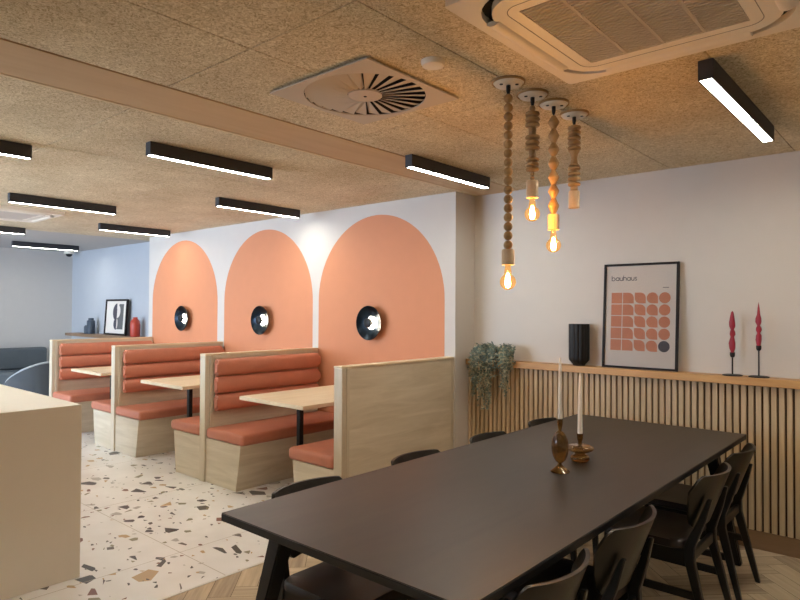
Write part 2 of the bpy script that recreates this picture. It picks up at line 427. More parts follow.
def booth_table(cx, label):
    t = thing('booth_table', label, 'table', (cx, 3.21, 0), 0, 'booth tables')
    obj('tabletop', B((-.43, 0, .782), (.43, 1.14, .815), bev=.003), 'oak_table', t)
    obj('post', B((-.022, .31, .012), (.022, .354, .781), bev=.003), 'black_metal', t)
    obj('base_plate', B((-.04, .287, .001), (.04, .367, .011), bev=.003), 'black_metal', t)
    obj('top_plate', B((-.12, .2, .772), (.12, .45, .7815)), 'black_metal', t)
    obj('wall_bracket', B((-.2, 1.12, .74), (.2, YA-3.21-.003, .7815)), 'black_metal', t)
booth_table(-4.24, 'pale booth table before the nearest orange arch, on a black post')
booth_table(-6.06, 'pale booth table in the middle booth, between the two double-sided benches')
booth_table(-7.90, 'farthest pale booth table, in front of the leftmost orange arch')

# ---------------------------------------------------------------- sconces
def sconce(x, label):
    t = thing('wall_sconce', label, 'wall lamp', (x, YA-.002, 1.452), 0, 'round wall sconces on the arches')
    bm = bm_new(); lathe(bm, [(.05, 0), (.05, -.022), (.06, -.024), (.10, -.034), (.14, -.052), (.168, -.075), (.171, -.073), (.15, -.05), (.10, -.028), (.052, -.018), (.052, 0)][:9] + [(.06, -.012)], axis='Y', seg=48)
    obj('dish', bm, 'dish', t, 40)
    bm = bm_new(); lathe(bm, [(.016, -.0215), (.05, -.022), (.085, -.0255), (.086, -.0275), (.05, -.0245), (.016, -.024)], axis='Y', seg=48); obj('added_reflector', bm, 'added_reflector', t, 40)  # pale disc added so the middle of the dark dish looks brightly lit
    bm = bm_new(); lathe(bm, [(.014, -.02), (.014, -.066)], axis='Y', seg=20); obj('stem', bm, 'black_metal', t, 40)
    bm = bm_new(); lathe(bm, [(.044, -.067), (.047, -.072), (.047, -.092), (.042, -.096)], axis='Y', seg=32); obj('cap', bm, 'black_metal', t, 40)
    bm = bm_new(); lathe(bm, [(.018, -.0655), (.042, -.0655), (.042, -.0668), (.018, -.0668)], axis='Y', seg=32); obj('led_ring', bm, 'dish_led', t)
sconce(-4.27, 'round dark wall sconce on the largest, rightmost orange arch')
sconce(-6.05, 'round dark wall sconce on the middle orange arch')
sconce(-7.82, 'round dark wall sconce on the leftmost orange arch')

# ---------------------------------------------------------------- ceiling strip lights
strip0 = None
def strip(x, y0, y1, label):
    t = thing('strip_light', label, 'ceiling light', (x, y0, ZC-.087), 0, 'linear ceiling lights')
    L = y1-y0
    bm = bm_new()
    box(bm, (-.030, 0, .0), (-.024, L, .085)); box(bm, (.024, 0, .0), (.030, L, .085)); box(bm, (-.024, 0, .03), (.024, L, .085))
    box(bm, (-.024, 0, .0), (.024, .005, .03)); box(bm, (-.024, L-.005, .0), (.024, L, .03))
    obj('housing', bm, 'light_body', t)
    obj('diffuser', B((-.0235, .0055, .002), (.0235, L-.0055, .010)), 'led', t)
for a in ((-3.80, 1.91, 2.865, 'black strip light in the upper left middle, just left of the ceiling beam and diffuser'),
          (-2.735, 3.22, 4.19, 'black strip light ending near the corner of the booth wall, right of the beam'),
          (-6.48, 1.93, 2.91, 'black strip light at the left, just above the far air conditioner'),
          (-5.18, 3.29, 4.28, 'black strip light hanging over the middle orange arch'),
          (-4.50, .48, 1.462, 'black strip light cut by the left photo edge, the highest on that side'),
          (-7.89, 3.35, 4.28, 'black strip light over the leftmost orange arch'),
          (-11.08, 3.36, 4.36, 'farthest black strip light, on the grey ceiling near the dome camera'),
          (-9.18, 1.96, 2.93, 'black strip light cut by the left photo edge just under the far cassette'),
          (-.74, 2.80, 4.06, 'large black strip light at the upper right beside the near air conditioner')):
    strip(*a)
for x, y0 in ((-.74, -.6), (1.25, .3), (1.25, 2.8), (-6.48, -.9), (-9.2, -.9), (.3, -1.9)):  # unseen strips added to light the room more evenly
    strip(x, y0, y0+.97, 'added black strip light out of view, for even light')

# ---------------------------------------------------------------- swirl diffuser
t = thing('swirl_diffuser', 'square grey swirl air diffuser with radial blades in the wood ceiling', 'air vent', (-2.125, 2.17, ZC))
nseg = 96; R0 = .298; H0 = .327
def sq(a, h):
    c, s = math.cos(a), math.sin(a); m = max(abs(c), abs(s)); return (h*c/m, h*s/m)
angs = [2*PI*(i+.0)/nseg for i in range(nseg)]
bm = bm_new(); ring(bm, [sq(a, H0) for a in angs], [(R0*math.cos(a), R0*math.sin(a)) for a in angs], -.016, -.010)
obj('face_plate', bm, 'diffuser', t)
obj('plenum', B((-.31, -.31, -.0012), (.31, .31, -.0002)), 'void', t)
nb = 26
bm = bm_new()
for k in range(nb):
    a = 2*PI*k/nb; da = 2*PI/nb*.98
    v = []
    for r, wdt in ((.088, 1), (R0-.002, 1)):
        for ss, z in ((-.5, -.0155), (.5, -.0025)):
            an = a + ss*da*.86
            v.append((r*math.cos(an), r*math.sin(an), z))
    q = [bm.verts.new(p) for p in (v[0], v[2], v[3], v[1])]; q2 = [bm.verts.new((p[0], p[1], p[2]+.0012)) for p in (v[0], v[2], v[3], v[1])]
    bm.faces.new(q); bm.faces.new(q2[::-1])
    for i in range(4): bm.faces.new((q[i], q[(i+1) % 4], q2[(i+1) % 4], q2[i]))
obj('blades', bm, 'diffuser', t)
bm = bm_new(); lathe(bm, [(.0, -.0162), (.076, -.0158), (.084, -.0145), (.084, -.006), (.0, -.006)], seg=40); obj('hub', bm, 'diffuser', t, 40)
bm = bm_new(); lathe(bm, [(.0, -.0195), (.007, -.0190), (.008, -.0166)], seg=16); obj('screw', bm, 'black_metal', t)

bm = bm_new(); lathe(bm, [(0, -.028), (.03, -.028), (.046, -.022), (.052, -.008), (.052, -.0005)], seg=40)
tag(obj('smoke_detector', bm, 'white_plastic', None, 40, (-1.628, 2.075, ZC)), 'small round cream disc on the ceiling between diffuser and air conditioner', 'detector')

# ---------------------------------------------------------------- cassette air conditioners
def rrect(h, r, n=8):
    p = []
    for cx, cy, a0 in ((1, 1, 0), (-1, 1, PI/2), (-1, -1, PI), (1, -1, 1.5*PI)):
        for i in range(n+1):
            a = a0 + PI/2*i/n; p.append((cx*(h-r)+r*math.cos(a), cy*(h-r)+r*math.sin(a)))
    return p
def cassette(x, y, label):
    t = thing('air_conditioner', label, 'air conditioner', (x, y, ZC), 0, 'cassette air conditioners')
    bm = bm_new()
    ring(bm, rrect(.475, .012), rrect(.432, .17), -.036, -.0005); obj('panel', bm, 'white_plastic', t, 30)
    bm = bm_new(); prism(bm, rrect(.4315, .17), -.012, -.001, 'XY'); obj('air_slot', bm, 'void', t)
    bm = bm_new(); ring(bm, rrect(.400, .15), rrect(.292, .004), -.040, -.013); obj('inner_frame', bm, 'white_plastic', t, 30)
    bm = bm_new(); ring(bm, rrect(.338, .06), rrect(.335, .058), -.0408, -.0401); obj('frame_line', bm, 'grille', t)
    for k in range(4):
        m = Matrix.Rotation(k*PI/2, 4, 'Z'); bm = bm_new()
        pts = [(.384, -.0405), (.392, -.047), (.408, -.050), (.424, -.047), (.438, -.0375), (.438, -.0362), (.431, -.030), (.401, -.030), (.4005, -.0405)]
        prism(bm, pts, -.272, .272, 'XZ'); bmesh.ops.transform(bm, matrix=m, verts=bm.verts)
        obj('flap', bm, 'white_plastic', t, 40)
    g = obj('grille', B((-.291, -.291, -.034), (.291, .291, -.020)), 'grille', t)
    bm = bm_new(); n = 30
    for i in range(n):
        yy = -.285 + .57*(i+.5)/n; box(bm, (-.289, yy-.0055, -.0395), (.289, yy+.0055, -.0342))
    obj('louvres', bm, 'diffuser', g)
    bm = bm_new()
    for xx in (-.145, 0, .145): box(bm, (xx-.006, -.289, -.0402), (xx+.006, .289, -.0343))
    obj('ribs', bm, 'diffuser', g)
    return t
c0 = cassette(-.79, 2.145, 'large white cassette air conditioner at the top right above the dining table')
dup(c0, (-7.78, 2.255, ZC), 0, 'white cassette air conditioner far away at the left photo edge, between strip lights')

# dome camera
t = thing('dome_camera', 'small white dome camera with dark eye under the far grey ceiling', 'camera', (-12.15, 4.62, ZC))
bm = bm_new(); lathe(bm, [(.085, -.0005), (.088, -.05), (.075, -.062), (0, -.062)], seg=28); obj('housing', bm, 'white_plastic', t, 40)
bm = bm_new(); lathe(bm, [(.055, -.0625), (.052, -.085), (.03, -.108), (0, -.114)], seg=24); obj('dome', bm, 'black_metal', t, 60)

# ---------------------------------------------------------------- bead pendants
def ball(r, z, n=8, fl=1.0): return [(r*fl*math.sin(PI*i/n), z-r*math.cos(PI*i/n)) for i in range(n+1)]
PX_ = {2.54: (508.4, 85.5), 2.745: (532.5, 97.5), 2.95: (553.7, 106.5), 3.185: (574.2, 117)}
CR, CU, CF, FP = Vector((.754016, .656833, .005534)), Vector((.006587, -.015986, .999851)), Vector((-.656823, .753867, .016380)), 620.577
POS = {}
for k_, (u_, v_) in PX_.items():
    d_ = CF*FP + CR*(u_-400) - CU*(v_-300); q_ = d_*((ZC-.020-1.58)/d_.z); POS[k_] = (q_.x, q_.y)
def pendant(y, label, beads, zs, ze, bulb, holder_mat='holder'):
    """beads: list of profiles (r,z) as separate pieces; zs..ze lampholder"""
    t = thing('bead_pendant', label, 'pendant lamp', (POS[y][0], POS[y][1], 0), 0, 'wooden bead pendants over the table')
    bm = bm_new(); lathe(bm, [(.072, ZC-.0005), (.072, ZC-.008), (.066, ZC-.010), (.064, ZC-.017), (.060, ZC-.020), (0, ZC-.020)], seg=40); obj('ceiling_rose', bm, 'rose', t, 40)
    bm = bm_new(); ring(bm, [(.076*math.cos(a), .076*math.sin(a)) for a in angs], [(.0725*math.cos(a), .0725*math.sin(a)) for a in angs], ZC-.012, ZC-.0005); obj('rose_rim', bm, 'bead', t, 40)
    bm = bm_new(); lathe(bm, [(.010, ZC-.0205), (.010, ZC-.045), (.006, ZC-.062)], seg=16)
    for s in (-1, 1): lathe(bm, [(.008, ZC-.0205), (.008, ZC-.023)], c=(s*.036*.754+.012, s*.036*.657-.014, 0), seg=12)
    obj('cord_grip', bm, 'black_metal', t, 40)
    bm = bm_new(); lathe(bm, [(.003, ze), (.003, ZC-.06)], seg=8); obj('cord', bm, 'black_metal', t)
    for pr in beads:
        bm = bm_new(); lathe(bm, pr, seg=24); obj('bead', bm, 'bead', t, 35)
    bm = bm_new(); lathe(bm, [(.0, zs+.02), (.022, zs+.02), (.024, zs), (.029, zs), (.0295, ze-.006), (.026, ze), (0, ze)], seg=32); obj('lamp_holder', bm, holder_mat, t, 40)
    if bulb:
        zb = zs
        bm = bm_new(); rb = .037; zc = zb-.078
        prof = [(.012, zb+.012), (.013, zb-.008)] + [(rb*math.sin(a), zc+rb*math.cos(a)) for a in [PI*(.17+.83*i/14) for i in range(15)]]
        lathe(bm, prof[:-1]+[(0, zc-rb)], seg=28); g = obj('bulb', bm, 'bulb', t, 60)
        bm = bm_new(); lathe(bm, [(.0, zc+.042), (.006, zc+.038), (.011, zc+.015), (.013, zc-.008), (.009, zc-.024), (0, zc-.028)], seg=16); obj('filament', bm, 'filament', g, 60)
    return t
def pxz(v, y):   # height of a bead edge seen at row v on the line of pendant y
    px, py = POS[y]; k = (300-v)/FP
    # (p.CU) = k (p.CF) with p = (px, py, z)
    A = px*CU.x+py*CU.y; Bq = px*CF.x+py*CF.y
    return 1.58 + (k*Bq-A)/(CU.z-k*CF.z)
# 1: round beads
y = 2.54; zt, zb = pxz(94, y), pxz(249.5, y); n = 17; d = (zt-zb)/n
pendant(y, 'longest pendant, a string of round wooden beads with a lit bulb, leftmost of the four',
        [ball(d*.5, zt-d*(i+.5), 12, .98) for i in range(n)], pxz(265, y), zb, True)
# 2: grooved barrels
y = 2.745
def discs(v0, v1, n, r):
    a, b = pxz(v0, y), pxz(v1, y); h = (a-b)/n; out = []
    for i in range(n):
        z1 = a-h*i; z0 = z1-h
        out.append([(r*.42, z0), (r*.48, z0+h*.10), (r*.9, z0+h*.22), (r, z0+h*.5), (r*.9, z1-h*.22), (r*.48, z1-h*.10), (r*.42, z1)])
    return out
def cyl(v0, v1, r): return [[(r*.9, pxz(v1, y)), (r, pxz(v1, y)+.004), (r, pxz(v0, y)-.004), (r*.9, pxz(v0, y))]]
def rnd(v0, v1): a, b = pxz(v0, y), pxz(v1, y); return [ball((a-b)/2, (a+b)/2)]
pendant(y, 'pendant of grooved wooden barrels with a lit bulb, second from the left',
        rnd(105.5, 111.5)+discs(111.5, 128, 3, .036)+cyl(128, 135, .018)+discs(135, 151, 3, .036)+cyl(151, 157.5, .018)+discs(157.5, 172, 3, .033)+rnd(172, 176)+rnd(176, 180.5), pxz(198, y), pxz(180.8, y), True)
# 3: faceted bicones
y = 2.95
def bicone(v0, v1, r):
    a, b = pxz(v0, y), pxz(v1, y); m = b+(a-b)*.5
    return [[(r*.38, b), (r, m-.003), (r, m+.003), (r*.38, a)]]
bb = []; vv = [116, 129, 143, 156.5, 170.5, 184.5, 198, 214]
for a, b in zip(vv, vv[1:]): bb += bicone(a, b, .028)
pendant(y, 'pendant of faceted wooden cones with a lit bulb, third from the left', bb, pxz(230, y), pxz(214.5, y), True)
# 4: discs and spindle, unlit
y = 3.185
a, b = pxz(151, y), pxz(166, y)
spin = [[(.030, b), (.019, b+.012), (.016, (a+b)/2), (.019, a-.02), (.03, a)]]
pendant(y, 'shortest pendant, turned discs and a spindle with no bulb, rightmost of the four',
        discs(125.5, 151, 5, .036)+spin+discs(166, 187, 4, .034)+cyl(187, 191, .02), pxz(208, y), pxz(191.2, y), False)

# ---------------------------------------------------------------- framed poster
def frame(bm, w, h, fw, d):
    o = [(-w/2, 0), (w/2, 0), (w/2, h), (-w/2, h)]; i = [(-w/2+fw, fw), (w/2-fw, fw), (w/2-fw, h-fw), (-w/2+fw, h-fw)]
    ring(bm, o, i, -d, 0, 'XZ')
W_, H_ = .565, .806
t = thing('framed_poster', 'black framed poster with a grid of peach shapes leaning on the oak ledge', 'picture', (-1.724, 4.735, SH))
t.rotation_euler = (-math.atan2(.052, .80), 0, 0)
bm = bm_new(); frame(bm, W_, H_, .017, .022); obj('frame', bm, 'black_frame', t)
obj('print', B((-W_/2+.016, -.010, .016), (W_/2-.016, -.006, H_-.016)), 'paper', t)
def shape(c, k, s):
    """square that rounds off corner by corner: k = number of round corners"""
    r = s*.5; p = []
    cr = {0: [0, 0, 0, 0], 1: [1, 0, 0, 0], 2: [1, 0, 1, 0], 3: [1, 1, 1, 0], 4: [1, 1, 1, 1]}[k]
    for (sx, sz), a0, on in zip(((1, 1), (-1, 1), (-1, -1), (1, -1)), (0, PI/2, PI, 1.5*PI), cr):
        if on: p += [(c[0]+r*math.cos(a0+PI/2*i/10), c[1]+r*math.sin(a0+PI/2*i/10)) for i in range(11)]
        else: p.append((c[0]+sx*r, c[1]+sz*r))
    return p
u = .0905; s_ = .083
bm = bm_new()
for r in range(5):
    for k in range(5):
        if r == 4 and k == 4: continue
        prism(bm, shape((-.180+u*k, .178+u*(4-r)), k, s_), -.0108, -.0099)
obj('printed_shapes', bm, 'print_peach', t)
bm = bm_new(); prism(bm, shape((-.180+u*4, .178), 4, s_), -.0108, -.0099); obj('printed_dot', bm, 'print_dark', t)
# lettering drawn with strokes
def stroke(bm, pts, w):
    pts = [Vector(p) for p in pts]
    for a, b in zip(pts, pts[1:]):
        d = (b-a).normalized(); nrm = Vector((-d.y, d.x))*w/2; e = d*w*.15
        prism(bm, [tuple(a-e+nrm), tuple(a-e-nrm), tuple(b+e-nrm), tuple(b+e+nrm)], -.0108, -.0099)
def arc(cx, cy, r, a0, a1, n=14): return [(cx+r*math.cos(a0+(a1-a0)*i/n), cy+r*math.sin(a0+(a1-a0)*i/n)) for i in range(n+1)]
def letters(bm, text, x, z, h, w):
    r = h/2
    for ch in text:
        if ch in 'ab':
            stroke(bm, arc(x+r, z+r, r, 0, 2*PI, 22), w)
            if ch == 'b': stroke(bm, [(x, z), (x, z+h*1.55)], w)
            else: stroke(bm, [(x+h, z), (x+h, z+h)], w)
            x += h
        elif ch == 'u':
            q = r*.85; stroke(bm, [(x, z+h), (x, z+q)] + arc(x+q, z+q, q, PI, 2*PI)[1:] + [(x+2*q, z+h)], w); stroke(bm, [(x+2*q, z), (x+2*q, z+h)], w); x += 2*q
        elif ch == 'h':
            q = r*.85; stroke(bm, [(x, z), (x, z+h*1.55)], w); stroke(bm, [(x, z+h-q)] + arc(x+q, z+h-q, q, PI, 0)[1:] + [(x+2*q, z)], w); x += 2*q
        elif ch == 's':
            q = h/4; stroke(bm, arc(x+q*1.1, z+3*q, q, PI*.15, PI*1.5)+arc(x+q*1.1, z+q, q, PI/2, -PI*.85), w); x += 2.2*q
        x += h*.30
    return x
bm = bm_new(); letters(bm, 'bauhaus', -.222, .676, .0245, .0048); obj('lettering', bm, 'print_dark', t)
bm = bm_new()
for k in range(5): stroke(bm, [(.168+k*.009, .617), (.173+k*.009, .617)], .006)
obj('small_print', bm, 'print_grey', t)
obj('glass', B((-W_/2+.0175, -.0165, .0175), (W_/2-.0175, -.0145, H_-.0175)), 'pane', t)

# black fluted vase
bm = bm_new()
lathe(bm, [(0, 0), (.048, 0), (.05, .012), (.066, .03), (.082, .045), (.084, .07), (.084, .32), (.083, .333), (.070, .333), (.068, .30), (0, .29)], seg=112,
      flute=lambda a, h: .93+.07*abs(math.cos(7*a))-.035 if h > .04 else 1+.03*abs(math.cos(7*a))-.015)
tag(obj('fluted_vase', bm, 'black_vase', None, 45, (-2.20, 4.725, SH)), 'black fluted vase on the oak ledge left of the framed poster', 'vase')

def stick(x, hc, prof, label):
    t = thing('candlestick', label, 'candlestick', (x, 4.725, SH), 0, 'black candlesticks on the oak ledge')
    bm = bm_new(); lathe(bm, [(0, 0), (.062, 0), (.063, .006), (.05, .009), (0, .01)], seg=36); obj('base', bm, 'black_metal', t, 40)
    bm = bm_new(); lathe(bm, [(.005, .0085), (.005, hc)], seg=14); obj('stem', bm, 'black_metal', t, 40)
    bm = bm_new(); lathe(bm, [(.005, hc-.002), (.013, hc+.004), (.016, hc+.014), (.016, hc+.034), (.0125, hc+.034), (.0125, hc+.012), (0, hc+.011)], seg=24); obj('cup', bm, 'black_metal', t, 40)
    bm = bm_new(); lathe(bm, [(r, hc+.0125+z) for r, z in prof], seg=24)
    tw = bm.verts[:]
    for v in tw:                          # twisted wax
        a = v.co.z*40; r = math.hypot(v.co.x, v.co.y); th = math.atan2(v.co.y, v.co.x)
        k = 1+.10*math.cos(3*th+a) if .013 < r else 1; v.co.x *= k; v.co.y *= k
    c = obj('candle', bm, 'red_wax', None, 50, (x, 4.725, SH)); tag(c, label.replace('black candlestick', 'twisted burgundy candle').split(' holding')[0] + (' held in the shorter black candlestick' if hc < .15 else ' held in the taller black candlestick'), 'candle', 'burgundy candles on the oak ledge')
    return t
stick(-1.082, .125, [(.0, 0), (.011, 0), (.012, .03), (.018, .05), (.021, .085), (.014, .115), (.011, .128), (.018, .145), (.016, .162), (.010, .178), (.018, .20), (.019, .225), (.014, .26), (.008, .295), (0, .308)], 'shorter black candlestick holding a burgundy candle, right of the poster')
stick(-.922, .178, [(.0, 0), (.011, 0), (.013, .03), (.018, .06), (.016, .09), (.009, .105), (.017, .125), (.016, .14), (.009, .155), (.018, .18), (.017, .205), (.010, .23), (.006, .275), (0, .315)], 'taller black candlestick holding a burgundy candle, farthest right on the ledge')

# trailing plant
def plant():
    t = thing('trailing_plant', 'sage green trailing plant spilling over the left end of the oak ledge', 'plant', (-2.975, 4.715, SH))
    bm = bm_new(); lathe(bm, [(0, 0), (.05, 0), (.066, .06), (.07, .085), (.062, .085), (.058, .06), (0, .055)], seg=28); obj('pot', bm, 'pot', t, 40)
    rnd_ = random.Random(3); strands = []
    fol = bm_new(); pal = bm_new(); st = bm_new()
    def leaf(bm, p, d, s):
        d = d.normalized(); q = Vector((rnd_.uniform(-1, 1), rnd_.uniform(-1, 1), rnd_.uniform(-1, 1))); sd = d.cross(q)
        if sd.length < .1: return
        sd.normalize(); n = d.cross(sd)
        ctr = [bm.verts.new(p+d*a*s+sd*b*s+n*c*s) for a, b, c in ((0, 0, 0), (.4, .32, .05), (.8, .22, .02), (1.1, 0, -.1), (.8, -.22, .02), (.4, -.32, .05))]
        lo = [bm.verts.new(v.co - n*.0012) for v in ctr]
        bm.faces.new(ctr); bm.faces.new(lo[::-1])
        for i in range(6): bm.faces.new((ctr[i], ctr[(i+1) % 6], lo[(i+1) % 6], lo[i]))
    for k in range(84):
        grp_ = k % 7
        if grp_ == 0: bx, drop = rnd_.gauss(-.15, .012), rnd_.uniform(.16, .30)
        elif grp_ in (1, 2): bx, drop = rnd_.choice((-.055, .0))+rnd_.gauss(0, .009), rnd_.uniform(.25, .43)
        elif grp_ == 3: bx, drop = rnd_.gauss(.165, .012), rnd_.uniform(.16, .29)
        else: bx, drop = rnd_.uniform(-.19, .22), rnd_.uniform(-.02, .13)
        out = rnd_.uniform(-.10, -.005); hgt = rnd_.uniform(.05, .135)
        pts = []; p0 = Vector((rnd_.uniform(-.04, .04), rnd_.uniform(-.03, .03), .07))
        for i in range(15):
            f = i/14
            if f < .4:
                g = f/.4; z = .07+(hgt-.07)*math.sin(g*PI/2); x = p0.x+(bx-p0.x)*g; yy = p0.y+(out*.75-.03-p0.y)*g
            else:
                g = (f-.4)/.6; z = hgt-(hgt+drop)*g**1.35; x = bx+.012*math.sin(9*g+k); yy = out*.75-.03-.05*min(1, g*3)
            yy = min(yy, .06)
            pts.append(Vector((max(x, -.26), yy, z)))
        for i, p in enumerate(pts):      # keep clear of the ledge top and front edge
            if p.z < .012 and p.y > -.078: p.y = -.078
        tube(st, pts, .0012, 5)
        for i in range(2, 15):
            for c in range(4 if i < 8 else 3):
                p = pts[i]+Vector((rnd_.uniform(-1, 1), rnd_.uniform(-1, .6), rnd_.uniform(-1, 1)))*.016
                if p.z < .016 and p.y > -.072: p.y = -.075
                p.x = max(p.x, -.255)
                d = Vector((rnd_.uniform(-1, 1), rnd_.uniform(-1.2, .3), rnd_.uniform(-.9, .7)))
                if p.x < -.235: d.x = abs(d.x)
                if p.z < .03 and d.y > 0: d.y = -d.y
                leaf(pal if rnd_.random() < (.5 if i > 8 else .2) else fol, p, d, rnd_.uniform(.018, .030))
    obj('foliage', fol, 'leaf', t); obj('pale_foliage', pal, 'leaf_pale', t); obj('stems', st, 'leaf', t)
plant()

# ---------------------------------------------------------------- dining table
TX0, TX1, TY0, TY1, TZ = -2.045, -.922, 1.33, 4.37, .815
tcx, tcy = (TX0+TX1)/2, (TY0+TY1)/2
t = thing('dining_table', 'long dark dining table with splayed black legs in the foreground', 'table', (tcx, tcy, 0))
hx, hy = (TX1-TX0)/2, (TY1-TY0)/2
obj('tabletop', B((-hx+.001, -hy+.001, TZ-.004), (hx-.001, hy-.001, TZ), bev=.0012, seg=1), 'black_table', t)
obj('table_edge', B((-hx, -hy, TZ-.031), (hx, hy, TZ-.0042), bev=.003), 'table_edge', t)['label'] = 'black tabletop edge'
bm = bm_new()
for s in (-1, 1):
    box(bm, (s*(hx-.20)-.02, -hy+.22, TZ-.095), (s*(hx-.20)+.02, hy-.22, TZ-.0318)); 
    box(bm, (-hx+.18, s*(hy-.2)-.02, TZ-.0945), (hx-.18, s*(hy-.2)+.02, TZ-.0320))
obj('apron', bm, 'black_wood', t)
for sx in (-1, 1):
    for sy in (-1, 1):
        bm = bm_new(); beam(bm, (sx*(hx-.04), sy*(hy-.035), .002), (sx*(hx-.175), sy*(hy-.17), TZ-.0320), .042, .042, .074, .074, bev=.006); obj('leg', bm, 'black_wood', t)

# ---------------------------------------------------------------- dining chairs (sitter faces +X)
def chair(label):
    t = thing('dining_chair', label, 'chair', (0, 0, 0), 0, 'black dining chairs around the long table')
    bm = bm_new(); n = 10; r = .07; hw, x0, x1 = .225, -.165, .255      # seat pad: rounded, dished
    out = []
    for cx, cy, a0 in ((x1-r, hw-r, 0), (x0+r, hw-r, PI/2), (x0+r, -hw+r, PI), (x1-r, -hw+r, 1.5*PI)):
        for i in range(n+1): a = a0+PI/2*i/n; out.append((cx+r*math.cos(a), cy+r*math.sin(a)))
    mx = (x0+x1)/2; layers = []
    for f, z in ((.93, .452), (1.0, .46), (1.0, .482), (.96, .492), (.8, .488), (.4, .482)):
        layers.append([bm.verts.new((mx+(p-mx)*f, q*f, z)) for p, q in out])
    m_ = len(out)
    for A, Bq in zip(layers, layers[1:]):
        for i in range(m_): bm.faces.new((A[i], A[(i+1) % m_], Bq[(i+1) % m_], Bq[i]))
    bm.faces.new(layers[0]); bm.faces.new(layers[-1]); obj('seat', bm, 'seat_brown', t, 50)
    # curved back
    nu, nv = 24, 8; Rb, A_ = .32, .74; th = .014
    def pt(i, j, off):
        s = -1+2*i/nu; tt = j/nv
        e = abs(s); round_top = 1-.10*max(0, (e-.80)/.20)**2.2; low = .10*max(0, (e-.6)/.4)**2
        z = .545+low+(.812*round_top-.545-low)*tt
        wsc = .88+.12*tt; a = s*A_*wsc
        xr = -.185-(z-.5)*.36
        return Vector((xr+(Rb)*(1-math.cos(a))+off*math.cos(a)*-1, (Rb+off)*math.sin(a), z))
    bm = bm_new(); F = [[bm.verts.new(pt(i, j, 0)) for j in range(nv+1)] for i in range(nu+1)]; K = [[bm.verts.new(pt(i, j, th)) for j in range(nv+1)] for i in range(nu+1)]
    for i in range(nu):
        for j in range(nv):
            bm.faces.new((F[i][j], F[i+1][j], F[i+1][j+1], F[i][j+1])); bm.faces.new((K[i][j], K[i][j+1], K[i+1][j+1], K[i+1][j]))
    for i in range(nu):
        for j in (0, nv): bm.faces.new((F[i][j], F[i+1][j], K[i+1][j], K[i][j]))
    for j in range(nv):
        for i in (0, nu): bm.faces.new((F[i][j], F[i][j+1], K[i][j+1], K[i][j]))
    rim = [e for e in bm.edges if len(e.link_faces) == 2 and e.calc_face_angle(0) > 1.0]
    bmesh.ops.bevel(bm, geom=rim, offset=.004, segments=2, affect='EDGES')
    obj('backrest', bm, 'back_brown', t, 40)
    for s in (-1, 1):
        bm = bm_new()                                                   # rear leg: splayed foot, kink at the seat, up behind the back
        secs = [((-.285, s*.205, .001), .026, .026), ((-.185, s*.185, .40), .034, .046), ((-.182, s*.178, .47), .034, .05), ((-.232, s*.150, .60), .028, .034), ((-.262, s*.140, .70), .022, .020)]
        rings = []
        for (x, yy, z), w, d in secs: rings.append([bm.verts.new((x+a*d/2, yy+b*w/2, z)) for a, b in ((-1, -1), (1, -1), (1, 1), (-1, 1))])
        for A, Bq in zip(rings, rings[1:]):
            for i in range(4): bm.faces.new((A[i], A[(i+1) % 4], Bq[(i+1) % 4], Bq[i]))
        bm.faces.new(rings[0]); bm.faces.new(rings[-1])
        bmesh.ops.bevel(bm, geom=bm.edges[:], offset=.004, segments=1, affect='EDGES')
        obj('leg', bm, 'black_wood', t)
        bm = bm_new(); beam(bm, (.235, s*.20, .001), (.205, s*.185, .451), .026, .026, .042, .042, bev=.004); obj('leg', bm, 'black_wood', t)
        bm = bm_new(); beam(bm, (-.165, s*.182, .42), (.19, s*.182, .42), .022, .055, bev=.003); obj('seat_rail', bm, 'black_wood', t)
        bm = bm_new(); beam(bm, (-.215, s*.192, .245), (.205, s*.192, .245), .020, .036, bev=.003); obj('stretcher', bm, 'black_wood', t)
    bm = bm_new(); beam(bm, (.2, -.165, .42), (.2, .165, .42), .022, .05, bev=.003); obj('cross_rail', bm, 'black_wood', t)
    bm = bm_new(); beam(bm, (-.185, -.165, .42), (-.185, .165, .42), .022, .05, bev=.003); obj('cross_rail', bm, 'black_wood', t)
    return t
xr_, xl_ = -1.085, -1.86
ch = chair('nearest black chair on the table\'s right side, cut by the bottom edge')
ch.location = (-1.118, 1.74, 0); ch.rotation_euler = (0, 0, PI)
for x, y, l in ((-1.118, 2.34, 'black dining chair second nearest on the right side of the table'), (xr_, 3.315, 'black chair third from the viewer on the table\'s right side, rails showing'), (-1.10, 3.93, 'black dining chair nearest the slatted dado on the right side of the table')):
    dup(ch, (x, y, 0), PI, l)
for y, l in ((1.805, 'far-side black chair nearest the terrazzo, brown seat visible under the tabletop'), (2.55, 'far-side black chair back before the plain oak booth divider'), (3.245, 'far-side black chair back below the trailing plant'), (3.94, 'far-side black chair back just left of the ivory candles')):
    dup(ch, (xl_, y, 0), 0, l)

